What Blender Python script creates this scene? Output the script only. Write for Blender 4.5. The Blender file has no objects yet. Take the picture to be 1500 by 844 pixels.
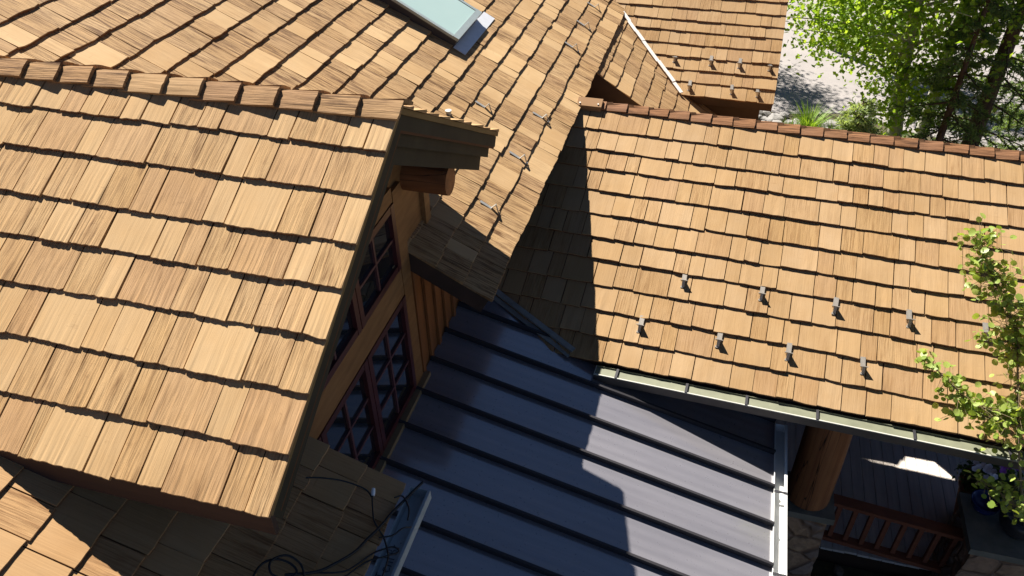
import bpy, bmesh, math, random
from mathutils import Vector as V, Matrix
R = random.Random(7)
C = bpy.context.scene.collection
rad = math.radians

# ------------------------------------------------------------------ mesh builder
class MB:
    """collects faces and links them as one mesh object"""
    def __init__(s):
        s.v, s.f, s.m, s.uv, s.col, s.sm = [], [], [], [], [], []
    def face(s, pts, m=0, uv=None, col=(0.5, 0.5, 0.5, 0.0), smooth=False):
        b = len(s.v); s.v += [tuple(p) for p in pts]
        s.f.append(tuple(range(b, b + len(pts)))); s.m.append(m); s.sm.append(smooth)
        s.uv.append(uv or [(0, 0)] * len(pts)); s.col.append(col)
    def faces(s, pts, fs, m=0, smooth=False, uvs=None, col=(0.5, 0.5, 0.5, 0.0)):
        b = len(s.v); s.v += [tuple(p) for p in pts]
        for f in fs:
            s.f.append(tuple(b + i for i in f)); s.m.append(m); s.sm.append(smooth)
            s.uv.append([uvs[i] for i in f] if uvs else [(0, 0)] * len(f)); s.col.append(col)
    def hexa(s, p, m=0, **k):      # p: 8 corners, bottom ring then top ring
        s.faces(p, [(3, 2, 1, 0), (4, 5, 6, 7), (0, 1, 5, 4), (1, 2, 6, 5), (2, 3, 7, 6), (3, 0, 4, 7)], m, **k)
    def box(s, a, b, m=0, **k):
        x0, y0, z0 = a; x1, y1, z1 = b
        s.hexa([(x0, y0, z0), (x1, y0, z0), (x1, y1, z0), (x0, y1, z0), (x0, y0, z1), (x1, y0, z1), (x1, y1, z1), (x0, y1, z1)], m, **k)
    def obox(s, o, ax, ay, az, m=0, **k):   # box from a corner and three edge vectors
        o, ax, ay, az = V(o), V(ax), V(ay), V(az)
        s.hexa([o, o + ax, o + ax + ay, o + ay, o + az, o + ax + az, o + ax + ay + az, o + ay + az], m, **k)
    def bar(s, a, b, w, h, up=(0, 0, 1), m=0, **k):
        a, b = V(a), V(b); d = (b - a).normalized(); x = d.cross(V(up)).normalized(); y = x.cross(d)
        s.obox(a - x * w / 2 - y * h / 2, x * w, b - a, y * h, m, **k)
    def tube(s, pts, r, n=8, m=0, cap=True, smooth=True):
        pts = [V(p) for p in pts]; rs = r if isinstance(r, (list, tuple)) else [r] * len(pts)
        ring = []; x = None
        for i, p in enumerate(pts):
            d = (pts[min(i + 1, len(pts) - 1)] - pts[max(i - 1, 0)]).normalized()
            if x is None:
                x = d.orthogonal().normalized()
            x = (x - d * x.dot(d)).normalized(); y = d.cross(x)
            ring.append([p + (x * math.cos(2 * math.pi * k / n) + y * math.sin(2 * math.pi * k / n)) * rs[i] for k in range(n)])
        b = len(s.v)
        L = [p for q in ring for p in q]
        fs = [(i * n + k, i * n + (k + 1) % n, (i + 1) * n + (k + 1) % n, (i + 1) * n + k) for i in range(len(pts) - 1) for k in range(n)]
        s.faces(L, fs, m, smooth)
        if cap:
            s.face(ring[0][::-1], m); s.face(ring[-1], m)
    def build(s, name, mats, parent=None, label=None, kind=None):
        me = bpy.data.meshes.new(name)
        me.from_pydata(s.v, [], s.f)
        mats = mats if isinstance(mats, (list, tuple)) else [mats]
        for m in mats: me.materials.append(m)
        me.polygons.foreach_set('material_index', s.m)
        me.polygons.foreach_set('use_smooth', s.sm)
        uvl = me.uv_layers.new(name='UVMap')
        uvl.data.foreach_set('uv', [c for f in s.uv for p in f for c in p])
        ca = me.color_attributes.new('shake', 'FLOAT_COLOR', 'CORNER')
        ca.data.foreach_set('color', [c for f, col in zip(s.f, s.col) for _ in f for c in col])
        me.update()
        o = bpy.data.objects.new(name, me); C.objects.link(o)
        if parent:
            o.parent = parent
            if parent.parent is None: o.location = -parent.location
        if label: o['label'] = label
        if kind: o['kind'] = kind
        return o

def thing(name, label, cat, loc, group=None):
    o = bpy.data.objects.new(name, None); C.objects.link(o); o.location = loc
    o['label'] = label; o['category'] = cat
    if group: o['group'] = group
    return o
def tag(o, label, cat, group=None, kind=None):
    o['label'] = label; o['category'] = cat
    if group: o['group'] = group
    if kind: o['kind'] = kind
    return o
def structure(o, label, cat):
    o['kind'] = 'structure'; o['label'] = label; o['category'] = cat; return o

# ------------------------------------------------------------------ materials
class NT:
    def __init__(s, name):
        s.mat = bpy.data.materials.new(name); s.mat.use_nodes = True
        s.n = s.mat.node_tree.nodes; s.l = s.mat.node_tree.links
        s.b = s.n['Principled BSDF']
    def node(s, t, **k):
        o = s.n.new(t)
        for a, v in k.items(): setattr(o, a, v)
        return o
    def link(s, a, b): s.l.new(a, b)
    def put(s, sock, v):
        if hasattr(v, 'is_output'): s.l.new(v, sock)
        else: sock.default_value = v
    def math(s, op, a, b=0.0, clamp=False):
        o = s.node('ShaderNodeMath', operation=op); o.use_clamp = clamp
        s.put(o.inputs[0], a); s.put(o.inputs[1], b); return o.outputs[0]
    def mix(s, f, a, b, mode='MIX'):
        o = s.node('ShaderNodeMix', data_type='RGBA', blend_type=mode)
        s.put(o.inputs[0], f); s.put(o.inputs[6], a); s.put(o.inputs[7], b); return o.outputs[2]
    def ramp(s, f, p0, p1, c0=(0, 0, 0, 1), c1=(1, 1, 1, 1)):
        o = s.node('ShaderNodeValToRGB'); e = o.color_ramp.elements
        e[0].position = p0; e[1].position = p1; e[0].color = c0; e[1].color = c1
        s.put(o.inputs[0], f); return o.outputs[0]
    def noise(s, vec, scale=1.0, detail=3.0, rough=0.55):
        o = s.node('ShaderNodeTexNoise'); o.inputs['Scale'].default_value = scale
        o.inputs['Detail'].default_value = detail; o.inputs['Roughness'].default_value = rough
        if vec is not None: s.l.new(vec, o.inputs['Vector'])
        return o.outputs['Fac']
    def vscale(s, vec, sc):
        o = s.node('ShaderNodeVectorMath', operation='MULTIPLY'); s.l.new(vec, o.inputs[0]); o.inputs[1].default_value = sc
        return o.outputs[0]
    def coord(s, w='Object'):
        return s.node('ShaderNodeTexCoord').outputs[w]
    def bump(s, h, strength=0.5, dist=0.01):
        o = s.node('ShaderNodeBump'); o.inputs['Strength'].default_value = strength; o.inputs['Distance'].default_value = dist
        s.l.new(h, o.inputs['Height']); s.l.new(o.outputs[0], s.b.inputs['Normal'])
    def base(s, c, rough=0.7, metal=0.0, spec=0.3):
        s.put(s.b.inputs['Base Color'], c); s.put(s.b.inputs['Roughness'], rough)
        s.b.inputs['Metallic'].default_value = metal; s.b.inputs['Specular IOR Level'].default_value = spec
def c4(c): return (c[0], c[1], c[2], 1)

def cedar(name, light, tan, pink, brown, streak=1.0, bump=0.5):
    t = NT(name)
    at = t.node('ShaderNodeAttribute', attribute_name='shake')
    sep = t.node('ShaderNodeSeparateColor'); t.link(at.outputs['Color'], sep.inputs[0])
    tone, stk, seed = sep.outputs[0], sep.outputs[1], sep.outputs[2]; pk = at.outputs['Alpha']
    uv = t.node('ShaderNodeUVMap', uv_map='UVMap').outputs[0]
    off = t.node('ShaderNodeCombineXYZ'); t.link(t.math('MULTIPLY', seed, 61.0), off.inputs[0]); t.link(t.math('MULTIPLY', seed, 17.0), off.inputs[1])
    t.link(t.math('MULTIPLY', seed, 29.0), off.inputs[2])
    ad = t.node('ShaderNodeVectorMath', operation='ADD'); t.link(uv, ad.inputs[0]); t.link(off.outputs[0], ad.inputs[1]); p = ad.outputs[0]
    # slight waviness of the grain
    w = t.noise(t.vscale(p, (6, 3, 1)), 1, 2)
    wv = t.node('ShaderNodeCombineXYZ'); t.link(t.math('MULTIPLY', t.math('SUBTRACT', w, 0.5), 0.022), wv.inputs[0])
    ad2 = t.node('ShaderNodeVectorMath', operation='ADD'); t.link(p, ad2.inputs[0]); t.link(wv.outputs[0], ad2.inputs[1]); q = ad2.outputs[0]
    fine = t.noise(t.vscale(q, (140, 3.0, 1)), 1, 4, 0.65)
    mid = t.noise(t.vscale(q, (48, 3.2, 1)), 1, 4, 0.6)
    big = t.noise(t.vscale(q, (14, 4.5, 1)), 1, 3, 0.6)
    blot = t.noise(t.vscale(p, (7, 6, 1)), 1, 3, 0.5)
    col = t.mix(tone, c4(tan), c4(light))
    col = t.mix(t.math('MULTIPLY', pk, 0.6), col, c4(pink))
    col = t.mix(t.math('MULTIPLY', t.ramp(blot, 0.35, 0.75), 0.25), col, c4([x * y for x, y in zip(tan, (1.0, 0.92, 0.75))]))
    # long brown streaks along the grain
    s1 = t.math('MULTIPLY', t.ramp(mid, 0.46, 0.66), t.ramp(big, 0.38, 0.66))
    s1 = t.math('MULTIPLY', s1, t.math('MULTIPLY', stk, streak), True)
    col = t.mix(s1, col, c4(brown))
    s2 = t.math('MULTIPLY', t.ramp(fine, 0.46, 0.68), t.math('ADD', t.math('MULTIPLY', stk, 0.62 * streak), 0.13), True)
    col = t.mix(s2, col, c4([b * 0.8 for b in brown]))
    wz = t.noise(t.vscale(t.coord(), (0.9, 0.9, 0.9)), 1, 4, 0.6)
    col = t.mix(1.0, col, t.ramp(wz, 0.30, 0.70, (0.84, 0.80, 0.74, 1), (1.06, 1.05, 1.03, 1)), 'MULTIPLY')
    st = t.noise(t.vscale(p, (9, 30, 1)), 1, 5, 0.7)
    col = t.mix(t.math('MULTIPLY', t.ramp(st, 0.62, 0.76), 0.35), col, c4(brown))
    t.base(col, 0.82, 0.0, 0.2)
    h = t.math('ADD', t.math('MULTIPLY', fine, t.math('ADD', t.math('MULTIPLY', stk, 0.75), 0.25)),
               t.math('MULTIPLY', mid, t.math('ADD', t.math('MULTIPLY', stk, 1.3), 0.25)))
    t.bump(h, bump, 0.008)
    return t.mat

def wood(name, a, b, sc=(3, 30, 30), rough=0.7, bump=0.25):
    t = NT(name); o = t.coord()
    n = t.noise(t.vscale(o, sc), 1, 5, 0.6); k = t.noise(o, 2.2, 3)
    col = t.mix(t.ramp(n, 0.3, 0.7), c4(a), c4(b))
    col = t.mix(t.math('MULTIPLY', t.ramp(k, 0.4, 0.75), 0.4), col, c4([x * 0.6 for x in a]))
    t.base(col, rough, 0, 0.25); t.bump(n, bump, 0.004); return t.mat
def plain(name, a, rough=0.6, metal=0.0, var=0.25, sc=9.0, spec=0.4, bump=0.0):
    t = NT(name); n = t.noise(t.coord(), sc, 5, 0.6)
    t.base(t.mix(t.ramp(n, 0.3, 0.75), c4(a), c4([x * (1 - var) for x in a])), rough, metal, spec)
    if bump: t.bump(n, bump, 0.02)
    return t.mat
def stone(name, cols, sc=5.0):
    t = NT(name); o = t.coord()
    vo = t.node('ShaderNodeTexVoronoi'); vo.inputs['Scale'].default_value = sc; t.link(o, vo.inputs['Vector'])
    e = t.node('ShaderNodeTexVoronoi', feature='DISTANCE_TO_EDGE'); e.inputs['Scale'].default_value = sc; t.link(o, e.inputs['Vector'])
    sp = t.node('ShaderNodeSeparateColor'); t.link(vo.outputs['Color'], sp.inputs[0])
    c = t.mix(sp.outputs[0], c4(cols[0]), c4(cols[1])); c = t.mix(t.ramp(sp.outputs[1], 0.55, 0.6), c, c4(cols[2]))
    n = t.noise(o, 14, 6, 0.65); c = t.mix(t.ramp(n, 0.35, 0.8), c, c4([x * 0.55 for x in cols[0]]))
    edge = t.ramp(e.outputs['Distance'], 0.02, 0.09)
    c = t.mix(edge, c4([x * 0.6 for x in cols[0]]), c)
    t.base(c, 0.9, 0, 0.15); t.bump(t.math('ADD', edge, t.math('MULTIPLY', n, 0.5)), 0.8, 0.03); return t.mat
def leafmat(name, a, b, trans=0.4, glossy=0.45):
    t = NT(name)
    at = t.node('ShaderNodeAttribute', attribute_name='shake'); sep = t.node('ShaderNodeSeparateColor'); t.link(at.outputs['Color'], sep.inputs[0])
    col = t.mix(sep.outputs[0], c4(a), c4(b))
    t.base(col, glossy, 0, 0.35)
    tr = t.node('ShaderNodeBsdfTranslucent'); t.link(t.mix(1.0, col, (1.25, 1.2, 0.5, 1), 'MULTIPLY'), tr.inputs['Color'])
    mx = t.node('ShaderNodeMixShader'); mx.inputs[0].default_value = trans
    t.link(t.b.outputs[0], mx.inputs[1]); t.link(tr.outputs[0], mx.inputs[2])
    t.link(mx.outputs[0], t.n['Material Output'].inputs['Surface']); return t.mat

M = {}
M['cedar_dormer'] = cedar('cedar_dormer', (0.50, 0.345, 0.185), (0.45, 0.285, 0.13), (0.43, 0.265, 0.15), (0.15, 0.075, 0.03), 1.0, 0.55)
M['cedar_main'] = cedar('cedar_main', (0.50, 0.345, 0.185), (0.41, 0.258, 0.12), (0.35, 0.22, 0.12), (0.125, 0.062, 0.026), 1.7, 0.6)
M['cedar_porch'] = cedar('cedar_porch', (0.42, 0.287, 0.16), (0.37, 0.230, 0.098), (0.355, 0.222, 0.125), (0.20, 0.10, 0.035), 0.75, 0.45)
M['cedar_cap'] = cedar('cedar_cap', (0.44, 0.29, 0.15), (0.37, 0.215, 0.10), (0.29, 0.17, 0.095), (0.09, 0.042, 0.018), 1.3, 0.6)
M['cedar_red'] = cedar('cedar_red', (0.28, 0.15, 0.082), (0.29, 0.135, 0.055), (0.21, 0.115, 0.075), (0.07, 0.032, 0.015), 1.2, 0.6)
M['cedar_end'] = wood('cedar_end_grain', (0.20, 0.085, 0.035), (0.12, 0.045, 0.02), (30, 30, 30), 0.9, 0.4)
M['under'] = plain('roof_underlay', (0.10, 0.04, 0.015), 0.9)
M['fascia'] = wood('fascia_stain', (0.048, 0.043, 0.028), (0.026, 0.024, 0.017), (3, 3, 3), 0.8)
M['fascia_brown'] = wood('fascia_brown', (0.07, 0.042, 0.032), (0.042, 0.028, 0.022), (3, 3, 3), 0.7)
M['eave_brown'] = wood('eave_board_stain', (0.058, 0.034, 0.028), (0.034, 0.022, 0.02), (2, 20, 20), 0.7)
M['cedar_front'] = cedar('cedar_front', (0.43, 0.275, 0.14), (0.385, 0.225, 0.10), (0.36, 0.21, 0.115), (0.17, 0.078, 0.03), 0.9, 0.5)
M['trim_strip'] = wood('cedar_trim_strip', (0.22, 0.15, 0.06), (0.16, 0.10, 0.04), (3, 3, 3), 0.7)
M['tan_wood'] = wood('tan_wood', (0.30, 0.155, 0.06), (0.20, 0.095, 0.035), (22, 3, 22), 0.6)
M['red_wood'] = wood('red_wood', (0.28, 0.11, 0.035), (0.20, 0.075, 0.025), (25, 25, 2), 0.6)
M['log'] = wood('log_wood', (0.33, 0.125, 0.04), (0.22, 0.075, 0.022), (2, 18, 18), 0.5)
M['log_up'] = wood('log_upright_wood', (0.36, 0.17, 0.075), (0.17, 0.07, 0.03), (16, 16, .7), 0.5, .7)
def logmat(name, a, b, sc):
    t = NT(name); o = t.coord(); n = t.noise(t.vscale(o, sc), 1, 6, 0.65); k = t.noise(o, 3.0, 4, .6)
    cr_ = t.noise(t.vscale(o, [x * .8 for x in sc]), 1, 2, .4)
    col = t.mix(t.ramp(n, 0.35, 0.65), c4(a), c4(b)); col = t.mix(t.math('MULTIPLY', t.ramp(k, .45, .7), .5), col, c4([x * .45 for x in a]))
    ck = t.ramp(t.math('ABSOLUTE', t.math('SUBTRACT', cr_, .5)), .001, .007)
    col = t.mix(ck, (.02, .01, .006, 1), col); t.base(col, .6, 0, .25); t.bump(t.math('ADD', ck, t.math('MULTIPLY', n, .5)), .6, .01); return t.mat
M['log'] = logmat('log_wood', (0.30, 0.12, 0.045), (0.17, 0.06, 0.022), (.9, 11, 11)); M['log_up'] = logmat('log_upright_wood', (0.36, 0.155, 0.065), (0.20, 0.075, 0.032), (13, 13, .5))
M['sill'] = wood('sill_wood', (0.30, 0.21, 0.11), (0.22, 0.15, 0.08), (8, 2, 8), 0.7)
M['maroon'] = plain('maroon_paint', (0.075, 0.018, 0.02), 0.4, 0, 0.3)
M['muntin'] = plain('muntin_paint', (0.10, 0.04, 0.045), 0.4, 0, 0.2)
t = NT('window_glass'); t.base((0.010, 0.012, 0.015, 1), 0.03, 0, 1.0); t.b.inputs['Coat Weight'].default_value = 1.0; t.b.inputs['Coat Roughness'].default_value = .02; t.b.inputs['Coat IOR'].default_value = 1.8; M['glass'] = t.mat
t = NT('skylight_glass'); t.base(t.mix(t.noise(t.coord(), 1.5, 2), (0.33, 0.45, 0.43, 1), (0.40, 0.52, 0.485, 1)), 0.06, 0, 0.8); M['sky_glass'] = t.mat
# dark painted metal of the standing seam roof, with faint pencil ribs and dust
t = NT('dark_metal'); o = t.coord('UV'); sx = t.node('ShaderNodeSeparateXYZ'); t.link(o, sx.inputs[0])
rib = t.math('SINE', t.math('MULTIPLY', sx.outputs[1], 2 * math.pi / 0.097))
t.b.inputs['Coat Weight'].default_value = 1.0; t.b.inputs['Coat IOR'].default_value = 2.25; t.b.inputs['Coat Roughness'].default_value = 0.13
d = t.noise(t.vscale(t.coord(), (1.2, 5, 1)), 1, 5, 0.6); d2 = t.noise(t.coord(), 40, 4)
col = t.mix(t.ramp(d, 0.35, 0.75), (0.180, 0.172, 0.188, 1), (0.225, 0.214, 0.230, 1))
col = t.mix(t.math('MULTIPLY', t.ramp(d2, 0.62, 0.8), 0.35), col, (0.24, 0.22, 0.22, 1))
t.base(col, 0.38, 0, 0.9); t.put(t.b.inputs['Roughness'], t.math('ADD', t.math('MULTIPLY', d2, 0.16), 0.22)); oc = t.noise(t.vscale(t.coord(), (.9, 2.6, 1)), 1, 2); stn = t.noise(t.vscale(t.coord(), (.55, 17, 1)), 1, 5, .65)
col = t.mix(t.math('MULTIPLY', t.ramp(stn, .50, .72), .38), col, (0.135, 0.128, 0.142, 1)); t.put(t.b.inputs['Base Color'], col)
t.bump(t.math('ADD', t.math('ADD', rib, t.math('MULTIPLY', d, 0.6)), t.math('MULTIPLY', oc, 5.0)), 0.3, 0.0035); M['metal'] = t.mat
M['seam'] = plain('seam_metal', (0.028, 0.026, 0.030), 0.5, 0, 0.2)
M['sage'] = plain('sage_gutter_paint', (0.20, 0.205, 0.135), 0.6, 0, 0.35, 6)
M['pale_lip'] = plain('pale_gutter_lip', (0.50, 0.49, 0.43), 0.45, 0, 0.2, 8)
M['white_gut'] = plain('white_gutter_paint', (0.74, 0.74, 0.72), 0.4, 0, 0.12, 6)
M['grey_gut'] = plain('grey_gutter_paint', (0.42, 0.47, 0.48), 0.4, 0, 0.25, 8)
M['gut_dark'] = plain('gutter_outside_paint', (0.10, 0.085, 0.075), 0.5)
M['flash'] = plain('flashing_metal', (0.30, 0.30, 0.28), 0.7, 0.0, 0.4, 7, .2)
M['flash_white'] = plain('bright_flashing', (0.78, 0.73, 0.66), 0.5, 0.0, 0.15, 9)
M['lead'] = plain('skylight_flashing_metal', (0.68, 0.69, 0.72), 0.4, 0.2, 0.15, 12)
M['sky_frame'] = plain('skylight_frame_metal', (0.33, 0.38, 0.38), 0.35, 0.2, 0.15)
M['sky_side'] = plain('skylight_side_metal', (0.045, 0.042, 0.05), 0.5)
M['steel'] = plain('galvanised_steel', (0.50, 0.49, 0.45), 0.38, 0.5, 0.25, 40)
M['bronze'] = plain('guard_steel', (0.42, 0.38, 0.33), 0.4, 0.4, 0.25, 40)
M['cable'] = plain('black_cable_sheath', (0.012, 0.012, 0.014), 0.4)
M['plastic'] = plain('white_plastic', (0.8, 0.82, 0.82), 0.4, 0, 0.05)
M['ink'] = plain('marker_ink', (0.01, 0.02, 0.05), 0.6)
M['stone'] = stone('rubble_stone', ((0.42, 0.27, 0.18), (0.54, 0.36, 0.22), (0.32, 0.25, 0.21)), 3.6)
M['cap'] = plain('cap_stone', (0.24, 0.23, 0.19), 0.85, 0, 0.35, 7, 0.2, 0.4)
M['deck'] = wood('weathered_deck', (0.68, 0.61, 0.54), (0.51, 0.45, 0.40), (22, 1.5, 8), 0.85)
M['rail'] = wood('red_brown_rail', (0.28, 0.095, 0.05), (0.19, 0.065, 0.035), (4, 20, 20), 0.6)
M['siding'] = wood('dark_log_siding', (0.055, 0.03, 0.018), (0.035, 0.019, 0.012), (3, 30, 12), 0.7)
M['blue'] = plain('blue_glaze', (0.02, 0.035, 0.16), 0.2, 0, 0.3)
M['darkpot'] = plain('dark_pot_glaze', (0.04, 0.04, 0.045), 0.35, 0, 0.3)
M['terra'] = plain('terracotta', (0.30, 0.13, 0.07), 0.8)
M['petal_w'] = plain('white_petal', (0.75, 0.72, 0.78), 0.6, 0, 0.1)
M['petal_p'] = plain('purple_petal', (0.32, 0.07, 0.45), 0.6, 0, 0.2)
M['rock'] = plain('grey_rock', (0.36, 0.34, 0.32), 0.9, 0, 0.5, 6, 0.2, 0.6)
M['rock_brown'] = plain('brown_rock', (0.22, 0.18, 0.14), 0.9, 0, 0.5, 6, 0.2, 0.6)
t = NT('soil'); n = t.noise(t.coord(), 3, 8, 0.7); n2 = t.noise(t.coord(), 0.25, 4)
t.base(t.mix(t.ramp(n, 0.35, 0.7), t.mix(n2, (0.10, 0.085, 0.055, 1), (0.14, 0.13, 0.07, 1)), (0.06, 0.05, 0.035, 1)), 0.95, 0, 0.1); t.bump(n, 0.7, 0.05); M['soil'] = t.mat
t = NT('concrete_drive'); n = t.noise(t.coord(), 1.1, 7, 0.65); n2 = t.noise(t.coord(), 30, 3)
t.base(t.mix(t.ramp(n, 0.3, 0.75), (0.33, 0.30, 0.285, 1), (0.25, 0.23, 0.22, 1)), 0.85, 0, 0.2); t.bump(n2, 0.2, 0.01); M['drive'] = t.mat
# aspen bark: pale with dark scars
t = NT('aspen_bark'); o = t.coord(); n = t.noise(t.vscale(o, (6, 6, 14)), 1, 5, 0.7); n2 = t.noise(o, 3, 3)
t.base(t.mix(t.ramp(n, 0.60, 0.66), t.mix(n2, (0.42, 0.40, 0.32, 1), (0.56, 0.53, 0.44, 1)), (0.07, 0.06, 0.05, 1)), 0.8, 0, 0.2); t.bump(n, 0.3, 0.02); M['aspen_bark'] = t.mat
M['spruce_bark'] = wood('spruce_bark', (0.15, 0.095, 0.065), (0.075, 0.05, 0.038), (14, 14, 4), 0.95, 0.8)
M['twig'] = plain('twig_bark', (0.30, 0.22, 0.13), 0.8)
M['leaf_near'] = leafmat('aspen_leaf_near', (0.20, 0.30, 0.045), (0.44, 0.53, 0.13), 0.4, 0.4)
M['leaf'] = leafmat('aspen_leaf', (0.17, 0.31, 0.03), (0.40, 0.53, 0.085), 0.6, 0.45)
M['needle'] = leafmat('spruce_needles', (0.10, 0.17, 0.055), (0.24, 0.33, 0.12), 0.45, 0.6)
M['needle_light'] = leafmat('young_spruce_needles', (0.30, 0.40, 0.19), (0.44, 0.53, 0.29), 0.5, 0.6)
M['grass'] = leafmat('grass_blade', (0.14, 0.26, 0.03), (0.30, 0.42, 0.06), 0.4, 0.5)
M['shrub'] = leafmat('shrub_leaf', (0.05, 0.10, 0.03), (0.12, 0.19, 0.05), 0.3, 0.5)

# ------------------------------------------------------------------ roof frames
class Frame:
    def __init__(s, O, U, S):
        s.O, s.U, s.S = V(O), V(U).normalized(), V(S).normalized()
        s.N = s.U.cross(s.S).normalized()
        if s.N.z < 0: s.N = -s.N
    def p(s, u, sl, h=0.0): return s.O + s.U * u + s.S * sl + s.N * h
WID = [0.318, 0.195, 0.135]
def widths(u0, u1, last=None):
    xs = [u0]; prev = None
    while xs[-1] < u1 - 0.05:
        k = R.choices((0, 1, 2), (0.30, 0.37, 0.33))[0]
        if k == 0 and prev == 0: k = R.choice((1, 2))
        prev = k; xs.append(min(xs[-1] + WID[k] * R.uniform(0.98, 1.02) + 0.004, u1))
    if u1 - xs[-2] < 0.07 and len(xs) > 2: xs.pop(-2)
    xs[-1] = u1
    return xs
STY = {4: lambda: (R.uniform(0.0, 0.5), R.uniform(0.75, 1.0), R.random(), R.uniform(0, 0.8)),
       0: lambda: (R.uniform(0.45, 1.0), R.uniform(0.0, 0.22), R.random(), R.uniform(0, 0.15)),
       1: lambda: (R.uniform(0.15, 0.75), R.uniform(0.6, 1.0), R.random(), R.uniform(0, 0.45)),
       2: lambda: (R.uniform(0.1, 0.6), R.uniform(0.4, 0.7), R.random(), R.uniform(0.6, 1.0)),
       3: lambda: (R.uniform(0.85, 1.0), 0.0, R.random(), 0.0)}
def shake(mb, F, u0, u1, s0, s1, t, style, seg=0.03, m=0, rag=0.004, gap=0.005, end=0.012):
    col = STY[style]()
    g0 = gap * R.uniform(0.15, 0.75); g1 = gap * R.uniform(0.15, 0.75)
    u0 += g0; u1 -= g1
    if u1 - u0 < 0.02: return
    s0 += R.uniform(-0.006, 0.006); t *= R.uniform(0.72, 1.3)
    n = max(2, int((u1 - u0) / seg)); skew = R.uniform(-0.004, 0.004)
    P, uv = [], []; w = R.uniform(-rag, rag)
    bow = R.uniform(-0.0022, 0.0022)
    for i in range(n + 1):
        f = i / n; u = u0 + (u1 - u0) * f
        w = 0.55 * w + R.uniform(-rag, rag)
        sb = s0 + w + skew * (f - 0.5) * 2
        if i in (0, n): sb += abs(R.gauss(0, 0.0025))
        tt = t * (1 + R.uniform(-0.10, 0.10)) + bow * math.sin(math.pi * f)
        su = skew * 0.4
        for (ss, hh) in ((sb + 0.002, -0.003), (sb, tt * 0.80), (sb + 0.004, tt), ((s0 + s1) / 2 + 0.0, tt * 0.52 + bow * 0.3), (s1 + end, -0.0005)):
            P.append(F.p(u + su * 0, ss, hh)); uv.append((u, ss))
    fs = []
    for i in range(n):
        a = i * 5; b = a + 5
        fs += [(a, b, b + 1, a + 1), (a + 1, b + 1, b + 2, a + 2), (a + 2, b + 2, b + 3, a + 3), (a + 3, b + 3, b + 4, a + 4)]
    ends = [f for f in fs if (f[0] % 5) < 1]; fs = [f for f in fs if (f[0] % 5) >= 1]
    b0 = len(mb.v); mb.faces(P, ends, 2, False, uv, col)
    fs.append((0, 1, 2, 3, 4)); k = n * 5; fs.append((k + 4, k + 3, k + 2, k + 1, k))
    mb.faces(P, fs, m, False, uv, col)
def courses(mb, F, rows, top, u0f, u1f, t, mix=(0.36, 0.44, 0.14, 0.06), given=None, **k):
    """rows: slope position of each butt; u0f(s), u1f(s) give the extent of the course"""
    for i, s0 in enumerate(rows):
        s1 = rows[i + 1] if i + 1 < len(rows) else top
        a, b = u0f(s0), u1f(s0)
        if b - a < 0.08: continue
        xs = None
        if given and i in given:
            js, ty = given[i]
            left = widths(a, js[0]) if js[0] - a > 0.1 else [a]
            xs = left[:-1] + list(js) if len(left) > 1 else list(js)
            tys = [R.choices((0, 1, 2, 3), mix)[0] for _ in range(len(xs) - len(js))] + list(ty)
            # a small random push keeps real roof irregularity
        else:
            xs = widths(a, b); tys = [R.choices((0, 1, 2, 3, 4)[:len(mix)], mix)[0] for _ in range(len(xs) - 1)]
        for j in range(len(xs) - 1):
            shake(mb, F, xs[j], xs[j + 1], s0, s1, t, tys[j], **k)
def slab(mb, F, u0, u1, s0, s1, h0, h1, m=0):
    mb.hexa([F.p(u0, s0, h0), F.p(u1, s0, h0), F.p(u1, s1, h0), F.p(u0, s1, h0), F.p(u0, s0, h1), F.p(u1, s0, h1), F.p(u1, s1, h1), F.p(u0, s1, h1)], m)

T = 0.0125
mA, mM, mC, mD, mE = 0.5816, 0.5479, 0.4537, 0.622, 0.2471
def shifted(F, h):
    F.O = F.O + F.N * h; return F
FA = shifted(Frame((0, 0.865, 0.823), (1, -0.0048, 0), (0, 1, mA)), -T)
yrA, zrA = 2.794, 1.945; nA = math.hypot(1, mA)
FB = shifted(Frame((0, yrA + 2.149 / nA, zrA - mA * 2.149 / nA), (1, -0.0048, 0), (0, -1, mA)), -T)
FM = shifted(Frame((0, 0, 0), (0, 1, 0), (-1, 0, mM)), -T)
FF = shifted(Frame((0, 0, 0), (0, 1, 0), (-1, 0, .44)), -T)
FM2 = shifted(Frame((0, 0, 0), (0, 1, 0), (-1, 0, .645)), -0.038)
nC = math.hypot(1, mC); aC = -0.0402
FC = shifted(Frame((0, 4.393, -1.226), (1, aC, 0), (-aC, 1, mC)), -T)
mCb = 0.93; ryC, rzC = 4.393 + 3.0 / nC, -1.226 + 3.0 * mC / nC
FCb = shifted(Frame((0, ryC + 2.05 / math.hypot(1, mCb), rzC - 2.05 * mCb / math.hypot(1, mCb)), (1, aC, 0), (aC, -1, mCb)), -T)
FD = shifted(Frame((2.128, 9.016, -0.661), (1, -0.011, 0), (0.011, 1, mD)), -0.010)

# ================================================================== the house
house = thing('timber_house', 'large timber house with cedar shake roofs, a gabled dormer and a dark metal roof', 'house', (0, 6, -4.6))

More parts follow.
